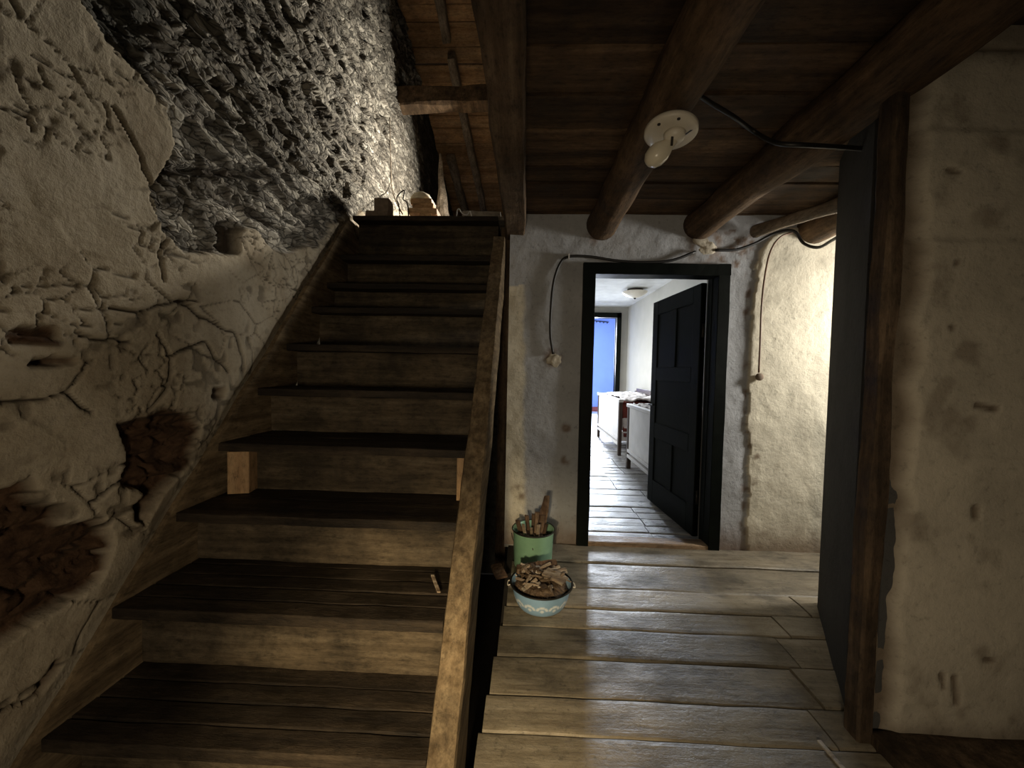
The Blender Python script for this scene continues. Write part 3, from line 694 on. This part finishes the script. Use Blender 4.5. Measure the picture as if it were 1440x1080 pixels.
bm = bmesh.new(); bx(bm, F1, XRW, YF, YF+.1, -.05, ZC); bx(bm, -.1, F0, YF, YF+.1, -.05, ZC); bx(bm, F0, F1, YF, YF+.1, FZ, ZC); struct(obj('wall_bedroom_far', bm, M['grey_plaster']))
bm = bmesh.new()                                            # left wall with two window openings
for y0, y1, z0, z1 in ((2.96, 5.75, 0, ZC), (6.85, 7.15, 0, ZC), (8.25, YF, 0, ZC), (5.75, 6.85, 0, .95), (5.75, 6.85, 2.15, ZC), (7.15, 8.25, 0, .95), (7.15, 8.25, 2.15, ZC)): bx(bm, -.12, -.07, y0, y1, z0-.05, z1)
struct(obj('wall_bedroom_left', bm, M['grey_plaster']))
for n_, (y0, y1) in enumerate(((5.75, 6.85), (7.15, 8.25))):
    bm = bmesh.new()
    for a, b, c_, d_ in ((y0, y0+.06, .95, 2.15), (y1-.06, y1, .95, 2.15), (y0, y1, .95, 1.01), (y0, y1, 2.09, 2.15), ((y0+y1)/2-.03, (y0+y1)/2+.03, .95, 2.15)): bx(bm, -.115, -.08, a, b, c_, d_)
    struct(obj('window_%d' % (n_+1), bm, M['white_wash']))
# frame of far door
d2 = bpy.data.objects.new('door_2', None); C.objects.link(d2); d2.location = (F1-.4, YF, 0); struct(d2)
bm = bmesh.new(); fo = onY(872, 500, YF).x; ft = onY(860, 440, YF).z
bx(bm, F1, fo, YF-.05, YF+.12, 0, ft); bx(bm, F0-.09, F0, YF-.05, YF+.12, 0, ft); bx(bm, F0-.09, fo, YF-.05, YF+.12, FZ, ft)
obj('door_frame', bm, M['green_paint'], d2, bevel=.006)
# room beyond
YZ = 12.2
bm = bmesh.new(); bx(bm, -.6, 3.2, YZ, YZ+.1, -.05, 3.2); struct(obj('wall_far_room', bm, M['blue_wall']))
bm = bmesh.new(); bx(bm, 3.1, 3.2, YF+.1, YZ, -.05, 3.2); bx(bm, -.6, -.5, YF+.1, YZ, -.05, 3.2); struct(obj('wall_far_room_sides', bm, M['blue_wall']))
bm = bmesh.new(); bx(bm, -.6, 3.2, YF, YZ, -.08, -.005); struct(obj('floor_far_room', bm, M['ceil_white']))
bm = bmesh.new(); bx(bm, -.6, 3.2, YF, YZ, 3.1, 3.2); struct(obj('ceiling_far_room', bm, M['ceil_white']))
bm = bmesh.new(); bx(bm, -.5, 3.1, YZ-.03, YZ, -.005, .14); struct(obj('baseboard_far_room', bm, M['red_paint']))
# coat rail on the far blue wall
hr = thing('coat_rail', 'small dark iron coat rail with hooks high on the far blue wall', 'coat rail', onY(848, 450, YZ-.03))
bm = bmesh.new(); a = onY(836, 451, YZ-.03); b = onY(856, 453, YZ-.03); tube(bm, [a, b], .015, 6, smoothpts=False); obj('rail', bm, M['iron'], hr)
for k in range(4):
    q = a.lerp(b, (k+.5)/4); bm = bmesh.new(); tube(bm, [q, q+Vector((0, -.05, -.05)), q+Vector((0, -.07, .0))], .012, 6); obj('hook', bm, M['iron'], hr)
# bedroom ceiling lamp
p = onZ(893, 407, ZC)
cl = thing('ceiling_lamp', 'small dish-shaped ceiling lamp seen through the open green door', 'lamp', (p.x, p.y, ZC-.16))
bm = bmesh.new(); lathe(bm, [(0, -.002), (.13, -.002), (.13, -.03), (.11, -.05), (0, -.05)], (p.x, p.y, ZC), 28); obj('lamp_base', bm, M['bed_frame'], cl, True)
bm = bmesh.new(); lathe(bm, [(.21, -.045), (.19, -.07), (.13, -.11), (.05, -.14), (0, -.145), (0, -.13), (.12, -.10), (.18, -.06), (.20, -.04)], (p.x, p.y, ZC), 28); obj('lamp_shade', bm, M['porcelain'], cl, True)
bm = bmesh.new(); lathe(bm, [(0, -.14), (.02, -.145), (.02, -.16), (0, -.17)], (p.x, p.y, ZC), 10); obj('finial', bm, M['iron'], cl, True)
# beds
def bed(y0, y1, x0, x1, label, clabel, rl):
    b = thing('bed', label, 'bed', (x0, (y0+y1)/2, 0), 'beds along the bedroom wall')
    for yy in (y0+.03, y1-.03):
        for xx in (x0+.025, x1-.03):
            bm = bmesh.new(); bx(bm, xx-.025, xx+.025, yy-.03, yy+.03, 0, .82 if xx < x0+.1 else .9); obj('leg', bm, M['bed_frame'], b, bevel=.005)
    bm = bmesh.new(); bx(bm, x0+.012, x0+.036, y0+.06, y1-.06, .26, .80); obj('footboard', bm, M['bed_panel'], b, bevel=.004)
    bm = bmesh.new(); bx(bm, x0-.012, x0+.06, y0-.01, y1+.01, .80, .845); obj('top_rail', bm, M['bed_panel'], b, bevel=.008)
    bm = bmesh.new(); bx(bm, x0-.004, x0+.05, y0+.05, y1-.05, .22, .26); bx(bm, x0-.004, x0+.05, y0+.05, y1-.05, .15, .19); obj('bottom_rail', bm, M['bed_panel'], b, bevel=.004)
    for yy in (y0+.03, y1-.03):
        bm = bmesh.new(); bx(bm, x0+.05, x1-.05, yy-.015, yy+.015, .22, .36); obj('side_rail', bm, M['bed_panel'], b, bevel=.004)
    bm = bmesh.new(); bx(bm, x1-.04, x1-.01, y0+.06, y1-.06, .25, .95); obj('headboard', bm, M['bed_frame'], b, bevel=.004)
    bm = bmesh.new(); bx(bm, x0+.055, x1-.05, y0+.04, y1-.04, .37, .56); obj('mattress', bm, M['white_cloth'], b, bevel=.04)
    # bedding: lumpy heap hanging over the end
    for nm, mt, hh, off, lb in (('blanket', M['red_cloth'], .80, 0, clabel), ('bedspread', M['white_cloth'], .86, .012, rl)):
        xs = np.linspace(x0+.075, x1-.06, 34); ys_ = np.linspace(y0-.02, y1+.02, 60)
        X, Y = np.meshgrid(xs, ys_, indexing='ij'); 
        t = (Y-y0)/(y1-y0); edge = np.minimum(sstep(-.01, .10, t), sstep(1.01, .9, t))
        lump = fbm(X*5+off*50, Y*5, 3, 7)
        if nm == 'blanket': Zz = .30+(hh-.30+.05*lump)*edge; Zz = np.where(edge > .98, hh-.02+.05*lump, Zz)
        else:
            Zz = hh+.05*lump+.02*fbm(X*20, Y*20, 2, 8)
            m = (t > .0) & (t < 1.0); X, Y = X, y0+.03+(Y-y0)*.96
        P = np.stack([X.ravel(), Y.ravel(), Zz.ravel()], 1)
        me = grid_mesh(nm, P-np.array([x0, y0, .5]), 34, 60); o = link(nm, me, mt); o.location = (x0, y0, .5)
        o.modifiers.new('s', 'SOLIDIFY').thickness = .02; tag(o, lb, 'bedding')
        for f in me.polygons: f.use_smooth = True
bed(3.60, 5.05, 1.335, 2.15, 'nearer bed with white-panelled board, partly hidden behind the open green door', 'reddish brown blanket hanging over the end of the nearer bed', 'crumpled pale spread piled on the nearer bed')
bed(5.75, 7.45, 1.40, 2.15, 'farther bed with white-panelled board, nearer the blue room', 'dark red blanket hanging over the end of the farther bed', 'crumpled pale spread piled on the farther bed')

# ================================================================ LAMP PLATE ON THE BEAM
pc = onZ(943, 187, 2.145); pc.z = 2.145
lampr = thing('ceiling_light_fitting', 'round white porcelain lamp plate with bare bulb screwed to the log beam', 'lamp', pc+Vector((0, 0, -.12)))
tl = Matrix.Rotation(math.radians(-6), 4, 'X') @ Matrix.Rotation(math.radians(5), 4, 'Y')
def placed(bm, rot, loc): bmesh.ops.transform(bm, matrix=Matrix.Translation(loc) @ rot, verts=bm.verts)
bm = bmesh.new(); lathe(bm, [(0, .02), (.088, .02), (.095, .012), (.095, 0), (.089, -.006), (.06, -.004), (0, -.004)], (0, 0, 0), 40); placed(bm, tl, pc); obj('plate', bm, M['porcelain'], lampr, True)
bm = bmesh.new(); lathe(bm, [(0, -.004), (.04, -.004), (.036, -.02), (.028, -.03), (0, -.032)], (.015, -.0, 0), 24); placed(bm, tl, pc); obj('socket', bm, M['porcelain'], lampr, True)
rb = Matrix.Rotation(math.radians(52), 4, 'Y') @ Matrix.Rotation(math.radians(18), 4, 'X')
bm = bmesh.new(); lathe(bm, [(0, .0), (.015, -.002), (.018, -.02), (.03, -.04), (.039, -.06), (.040, -.085), (.032, -.108), (.015, -.122), (0, -.125)], (0, 0, 0), 24); placed(bm, rb, pc+Vector((.018, .0, -.022))); obj('bulb', bm, M['bulb'], lampr, True)
for k, (a, b) in enumerate((((.0, -.02, -.02), (-.012, -.05, -.075)), ((.045, .0, -.012), (.06, -.045, -.016)), ((.0, .02, -.012), (.05, .025, -.016)))):
    bm = bmesh.new(); beam(bm, pc+Vector(a), pc+Vector(b), (.004, 0, 0), (0, .002, .001), 4, .0005); obj('bracket', bm, M['iron'], lampr)
for dx, dy in ((-.058, .045), (.0, .078)):
    bm = bmesh.new(); lathe(bm, [(0, -.009), (.006, -.008), (.006, .0), (0, 0)], (dx, -dy+.0, 0), 10); placed(bm, tl, pc); obj('screw', bm, M['iron'], lampr)

# ================================================================ CABLES
def cable(name, pts, r, m, label, cat='cable', jit=0):
    bm = bmesh.new(); tube(bm, pts, r, 8, jit); c = Vector(pts[0]); return tag(obj(name, bm, m, smooth=True, center=c), label, cat)
YC = YB-.022
cable('electric_cable', [onY(a, b, YC) for a, b in ((778, 498), (774, 470), (775, 430), (779, 395), (788, 370), (800, 361), (830, 361), (870, 367), (910, 369), (945, 366), (978, 354))], .0095, M['black_rubber'],
      'black cable clipped over the green door frame and hanging down left of it')
cable('electric_cable', [onY(a, b, y) for a, b, y in ((1006, 352, YC), (1035, 351, YC), (1062, 342, YC-.01), (1090, 328, YC-.03), (1116, 325, YC-.07), (1130, 342, YC-.10), (1150, 348, YC-.2), (1170, 338, 2.4), (1190, 326, 2.2))], .0095, M['black_rubber'],
      'black cable sagging from the junction patch to the dark side passage')
cable('light_cable', [onY(a, b, YC-.01) for a, b in ((1118, 326), (1098, 333), (1084, 352), (1076, 385), (1071, 430), (1069, 480), (1067, 524))], .006, M['brown_cable'], 'thin brown cable hanging down the wall right of the green door frame')
bm = bmesh.new(); q = onY(1068, 530, YC-.01); bmesh.ops.create_uvsphere(bm, u_segments=16, v_segments=12, radius=.026); bmesh.ops.scale(bm, vec=(1.1, .6, 1), verts=bm.verts)
o = obj('wall_switch', bm, M['brick'], smooth=True); o.location = q; tag(o, 'small round brown switch knob at the bottom end of the brown cable', 'switch')
cable('beam_cable', [onZ(975, 128, 2.335), onZ(1000, 145, 2.325), onZ(1030, 163, 2.30), onZ(1062, 186, 2.28), onZ(1092, 201, 2.16), onZ(1130, 204, 2.13), onZ(1170, 206, 2.15), onZ(1212, 209, 2.17), onZ(1240, 211, 2.15)], .009, M['black_rubber'],
      'thick black cable crossing the ceiling from the lamp beam to the corner post')
for px_, py_ in ((800, 361),):
    bm = bmesh.new(); q = onY(px_, py_, YC-.006); bx(bm, q.x-.004, q.x+.004, q.y-.012, q.y+.02, q.z-.018, q.z+.018); tag(obj('cable_clip', bm, M['white_wash'], center=q), 'tiny white clip holding the black cable at the upper left of the door frame', 'clip')
# plaster daub where the left cable enters the wall
bm = bmesh.new(); bmesh.ops.create_icosphere(bm, subdivisions=4, radius=.05)
for v in bm.verts: v.co = Vector((v.co.x, v.co.y*.22, v.co.z*.85))*(1+.5*noise.noise(v.co*30+Vector((4, 0, 0))))
o = obj('plaster_patch', bm, M['right_plaster'], smooth=True); o.location = onY(779, 506, YB-.002); tag(o, 'small rough plaster daub where the left black cable ends in the wall', 'plaster lump')
# plaster junction patch
bm = bmesh.new(); bmesh.ops.create_icosphere(bm, subdivisions=4, radius=.075)
for v in bm.verts: v.co = Vector((v.co.x*1.1, v.co.y*.28, v.co.z*.8))*(1+.5*noise.noise(v.co*18)+.2*noise.noise(v.co*50))
o = obj('plaster_patch', bm, M['right_plaster'], smooth=True); o.location = onY(992, 345, YB-.002); tag(o, 'lumpy plaster blob over the cable junction above the door frame right corner', 'plaster lump')

# ================================================================ BUCKET AND BASIN
gb = onZ(749, 793, 0)
gb = Vector((gb.x, gb.y, 0)); GR = .130
bk = thing('enamel_bucket', 'mint green enamel bucket filled with kindling sticks beside the door', 'bucket', gb)
gz = .0
bm = bmesh.new(); H = .23
lathe(bm, [(0, .004), (GR*.86, .004), (GR*.9, .0), (GR*.93, .008), (GR*1.0, H-.01), (GR*1.05, H), (GR*1.02, H+.005), (GR*.97, H-.004), (GR*.9, .014), (0, .012)], gb, 48)
def enamel(name, base, pat=None):
    m, nt, N, L, B = mat(name); v = coords(nt, (1, 1, 1), False); n = nz(nt, v, 9, 6, .6)
    col = ramp(nt, n, [(.3, tuple(x*.8 for x in base)), (.6, base)])
    if pat:
        at = N.new('ShaderNodeAttribute'); at.attribute_name = 'pat'; col = mix(nt, at.outputs['Fac'], col, pat)
    L.new(col, B.inputs['Base Color']); B.inputs['Roughness'].default_value = .28; return m
o = obj('bucket_body', bm, enamel('green_enamel', (.26, .47, .31)), bk, True)
bm = bmesh.new(); lathe(bm, [(GR*1.045, H-.002), (GR*1.075, H+.004), (GR*1.045, H+.009), (GR*1.02, H+.004), (GR*1.045, H-.002)], gb, 48); obj('rim', bm, M['iron'], bk, True)
bm = bmesh.new(); tube(bm, [gb+Vector((GR*1.07*math.cos(a), GR*1.07*math.sin(a)*.5-GR*.92*abs(math.sin(a)), H-.03-.10*math.sin(a))) for a in [PI*k/10 for k in range(11)]], .003, 6)
obj('handle', bm, M['iron'], bk, True)
BB = onZ(761, 860, 0); BB = Vector((BB.x, BB.y+.06, 0)); BR = .155
bs = thing('enamel_basin', 'light blue enamel basin with white scallop pattern, heaped with wood chips', 'basin', BB)
bm = bmesh.new(); HB = .12; seg = 224
prof = [(0, .006), (BR*.62, .005), (BR*.68, .0), (BR*.72, .006)]+[(BR*(.72+.26*math.sin(k/10*PI/2)), .006+(HB-.01)*(1-math.cos(k/10*PI/2))**.8) for k in (x*.5 for x in range(1, 21))]+[(BR*1.06, HB+.002), (BR*1.06, HB+.007), (BR*.97, HB-.001), (BR*.9, .05), (BR*.66, .014), (0, .012)]
lathe(bm, prof, BB, seg)
me_o = obj('basin_body', bm, enamel('blue_enamel', (.27, .44, .62), (.7, .76, .8)), bs, True)
mo = me_o.modifiers.new('sub', 'SUBSURF'); mo.levels = 1; mo.render_levels = 1
co = np.empty(len(me_o.data.vertices)*3, np.float32); me_o.data.vertices.foreach_get('co', co); co = co.reshape(-1, 3)-np.array(BB)
an = np.arctan2(co[:, 1], co[:, 0]); ph = (an/(2*PI)*14) % 1; rr = np.hypot((ph-.5)*1.5, (co[:, 2]-.052)/.032)
pt = np.clip(sstep(.78, .68, rr)*sstep(.36, .44, rr)*(co[:, 2] > .05)+sstep(.30, .2, np.hypot((ph-.5)*1.5, (co[:, 2]-.048)/.03)), 0, 1)*(np.hypot(co[:, 0], co[:, 1]) > BR*.7); attr(me_o.data, 'pat', pt)
bm = bmesh.new(); lathe(bm, [(BR*1.05, HB), (BR*1.09, HB+.005), (BR*1.05, HB+.010), (BR*1.02, HB+.005), (BR*1.05, HB)], BB, 48); obj('rim', bm, M['iron'], bs, True)
for s in (-1, 1):
    bm = bmesh.new(); c = BB+Vector((s*BR*1.06, 0, HB-.005)); tube(bm, [c+Vector((0, -.022, 0)), c+Vector((s*.013, -.018, -.004)), c+Vector((s*.013, .018, -.004)), c+Vector((0, .022, 0))], .0035, 8); obj('handle', bm, M['porcelain'], bs, True)
# dark filling underneath (bark crumbs)
bm = bmesh.new(); lathe(bm, [(0, .160), (.05, .152), (.10, .132), (BR*.90, .100), (BR*.82, .085), (0, .07)], BB, 40)
bmesh.ops.subdivide_edges(bm, edges=bm.edges[:], cuts=2, use_grid_fill=True)
for v in bm.verts: v.co += noise.noise_vector(v.co*45)*.012+noise.noise_vector(v.co*120)*.006
o = obj('bark_crumbs', bm, M['dark_chip'], center=BB+Vector((0, 0, .08))); tag(o, 'dark bark crumbs filling the blue basin under the chips', 'bark'); o['kind'] = 'stuff'
rnd = random.Random(21); chips = []
for k in range(4):
    bm = bmesh.new(); L_ = (.05, .035, .07, .028)[k]; beam(bm, (-L_/2, 0, 0), (L_/2, 0, 0), (0, (.010, .013, .007, .009)[k], 0), (0, 0, .0035), 6, .004, .3, 20, k*4)
    o = obj('wood_chip', bm, M[('chip', 'dark_chip', 'chip', 'pale_chip')[k]]); chips.append(o)
    tag(o, ('brown split wood chip in the heap of the blue enamel basin', 'dark bark chip in the heap of the blue enamel basin', 'long narrow brown splinter in the heap of the blue enamel basin', 'small pale wood chip in the heap of the blue enamel basin')[k], 'wood chip', 'wood chips in the blue basin')
cnt = 0
for k in range(80):
    a = rnd.uniform(0, 2*PI); r = BR*.92*math.sqrt(rnd.random()); z = .180-.055*(r/BR)**2+rnd.uniform(-.004, .022)
    if k < 4: o = chips[k]
    else: o = chips[k % 4].copy(); C.objects.link(o)
    o.location = BB+Vector((r*math.cos(a), r*math.sin(a), z)); o.rotation_euler = (rnd.uniform(-.5, .5), rnd.uniform(-.5, .5), rnd.uniform(0, PI)); s = rnd.uniform(.7, 1.25); o.scale = (s, s, s)
# the two bigger pieces in the basin
bm = bmesh.new(); beam(bm, BB+Vector((.02, -.02, .19)), BB+Vector((.12, -.06, .165)), (.02, .03, 0), (0, 0, .006), 8, .006, .2, 12)
tag(obj('bark_piece', bm, M['chip'], center=BB+Vector((.02, -.02, .19))), 'large pale curled bark piece on the right side of the blue basin heap', 'bark')
bm = bmesh.new(); beam(bm, BB+Vector((-.13, .07, .15)), BB+Vector((.09, .10, .17)), (0, .025, .01), (0, 0, .01), 12, .012, .2, 10)
tag(obj('bark_piece', bm, M['stick'], center=BB+Vector((-.13, .07, .15))), 'long dark bark slab between the blue basin and the green bucket', 'bark')
# kindling
bm = bmesh.new(); lathe(bm, [(0, .205), (.06, .20), (.10, .19), (GR*.93, .175), (GR*.9, .15), (0, .15)], gb, 32)
bmesh.ops.subdivide_edges(bm, edges=bm.edges[:], cuts=2, use_grid_fill=True)
for v in bm.verts: v.co += noise.noise_vector(v.co*45)*.012+noise.noise_vector(v.co*120)*.006
o = obj('bark_crumbs', bm, M['dark_chip'], center=gb+Vector((0, 0, .15))); tag(o, 'dark bark crumbs filling the green bucket between the sticks', 'bark'); o['kind'] = 'stuff'
sticks = []
for k, (px_, py_, dx, dy, hgt, r, m) in enumerate(((725, 706, -.07, .02, .30, .012, 'stick'), (736, 712, -.045, -.03, .29, .008, 'chip'), (746, 704, -.01, -.04, .31, .007, 'chip'), (752, 700, .0, .03, .33, .010, 'stick'), (760, 700, .02, -.05, .31, .009, 'chip'),
        (768, 690, .04, .02, .36, .013, 'stick'), (757, 690, .015, .0, .35, .010, 'stick'), (772, 705, .055, -.02, .31, .008, 'stick'), (741, 700, -.03, .05, .33, .010, 'stick'))):
    dx *= 1.35; dy *= 1.2; r *= 1.35; a = gb+Vector((dx*.6, dy*.7, .12)); b = gb+Vector((dx*1.1, dy*1.1, hgt-.03+.02*math.sin(k*2.3))); bm = bmesh.new()
    beam(bm, a, b, (r, 0, 0), (0, r*.7, 0), 8, .004, .35, 14, k); o = obj('kindling_stick', bm, M[m], center=a)
    tag(o, ('leftmost dark kindling stick leaning out over the left rim of the green bucket', 'pale kindling stick second from the left in the green bucket', 'pale short kindling stick at the front left of the green bucket',
           'dark middle kindling stick at the back of the green bucket', 'pale kindling stick at the front middle of the green bucket', 'thick dark kindling stick next to the tall bark slab in the bucket',
           'dark kindling stick just right of centre in the green bucket', 'rightmost short dark kindling stick at the front of the green bucket', 'dark kindling stick at the back left of the green bucket')[k], 'stick', 'kindling in the green bucket')
# broad bark slab leaning out of bucket
bm = bmesh.new(); beam(bm, gb+Vector((.04, .03, .12)), gb+Vector((.085, .045, .43)), (.036, 0, .0), (0, .006, 0), 14, .010, .3, 9, 3, .55)
tag(obj('bark_slab', bm, M['stick'], center=gb+Vector((.05, .03, .05))), 'tall pointed bark slab rising above the other sticks in the green bucket', 'bark')
# torn dark rag / bark lying between stair gap and basin
bm = bmesh.new(); q = onZ(700, 800, .02); beam(bm, q+Vector((-.015, .05, -.0)), q+Vector((.03, -.10, .0)), (.03, 0, .01), (0, 0, .006), 10, .008, .3, 10)
tag(obj('bark_piece', bm, M['stick'], center=q), 'dark bark strip on the floor edge beside the stair gap, left of the basin', 'bark')
# pale stick at the floor, right
a = onZ(1152, 1042, .012); b = onZ(1190, 1085, .012); bm = bmesh.new(); beam(bm, a, b, (.007, 0, 0), (0, 0, .004), 10, .003, .3, 8)
tag(obj('pale_stick', bm, M['pale_chip'], center=a), 'thin pale stick lying on the floor in front of the corner post', 'stick')

# ================================================================ THINGS AT THE STAIR TOP
ZL = 2.455
def block(name, m, px0, px1, pyt, pyb, Y, dep, label, cat, rot=0, z0=None, group=None):
    a = onY(px0, pyb, Y); b = onY(px1, pyt, Y); zb = z0 if z0 is not None else ZL
    bm = bmesh.new(); beam(bm, (a.x, Y+dep/2, (zb+b.z)/2), (b.x, Y+dep/2, (zb+b.z)/2), (0, dep/2, 0), (0, 0, (b.z-zb)/2), 8, .006, .08, 9, px0*.01)
    return tag(obj(name, bm, m, center=((a.x+b.x)/2, Y+dep/2, zb)), label, cat, group), b.z
o, zt = block('wood_offcut', M['brick'], 514, 545, 296, 303, 3.08, .14, 'dark brick at the left end of the top step, lowest of the pile', 'brick')
o, zt2 = block('wood_offcut', M['brick'], 526, 546, 278, 296, 3.10, .12, 'small dark brick standing on the lower brick by the wall, stair top', 'brick', z0=zt)
zb = ZL
names = ['lowest flat wood offcut of the small stack on the landing', 'second wood offcut of the stack on the landing', 'third wood offcut of the stack on the landing', 'topmost flat wood offcut of the small stack on the landing']
for k, (x0, x1, yt) in enumerate(((590, 606, 299), (574, 614, 292), (580, 609, 285), (577, 607, 279))):
    o, zb = block('wood_offcut', M['roof'], x0, x1, yt, 303, 3.3+.02*k, .16, names[k], 'wood offcut', z0=zb)
q = onY(591, 280, 3.42); bm = bmesh.new(); lathe(bm, [(0, .085), (.04, .08), (.075, .06), (.095, .03), (.10, 0), (.09, 0), (.08, .03), (0, .07)], (0, 0, 0), 28)
o = obj('round_lamp_shade', bm, M['cream'], smooth=True); o.location = (q.x, 3.46, zb+.006); tag(o, 'rounded cream dome lying on the offcut stack at the stair top', 'dome')
cable('wall_wire', [onY(a, b, y) for a, b, y in ((548, 165, 4.0), (549, 215, 4.0), (551, 262, 4.0), (558, 285, 3.6), (566, 301, 3.3))], .006, M['rafter'], 'thin wire hanging down the lit stone wall at the stair top', 'wire')
cable('wire_coil', [onY(a, b, 3.2) for a, b in ((563, 316), (561, 290), (558, 279), (563, 271), (569, 268), (567, 280), (573, 287), (575, 316))], .005, M['iron'], 'dark bent wire on the landing left of the offcut stack', 'wire')
cable('white_string', [onY(a, b, 3.08) for a, b in ((642, 306), (643, 296), (646, 294), (650, 300), (657, 302), (661, 297), (664, 306))], .004, M['white_wash'], 'loose white string curling on the top step', 'string')
# pointed stone outcrop at the wall end
bm = bmesh.new(); a = onY(628, 303, 5.0); nseg = 14; rings = []
for k in range(nseg+1):
    t = k/nseg; c = onY(628-(1-t)*0-t*9, 303-t*88, 5.0); r = .15*(1-t)**1.1+.012
    rings.append([bm.verts.new(c+Vector((r*math.cos(2*PI*j/10), .6*r*math.sin(2*PI*j/10), 0))*(1+.5*noise.noise(Vector((k*.9, j*1.3, 2))))) for j in range(10)])
for r0, r1 in zip(rings[:-1], rings[1:]):
    for j in range(10): bm.faces.new((r0[j], r0[(j+1) % 10], r1[(j+1) % 10], r1[j]))
bm.faces.new(rings[0][::-1]); bm.faces.new(rings[-1])
zmin = min(v.co.z for v in bm.verts)
for v in bm.verts: v.co.z = ZL+(v.co.z-zmin)*(1+(zmin-ZL)/.8)
tag(obj('standing_stone', bm, M['rafter'], center=(a.x, 5.0, ZL)), 'tall pointed rough stone at the end of the upstairs wall, left of the rafters', 'stone')
o, _ = block('floor_board', M['grey_wood'], 650, 704, 297, 303, 3.12, .14, 'grey board lying on the landing at the right end of the top step', 'board')
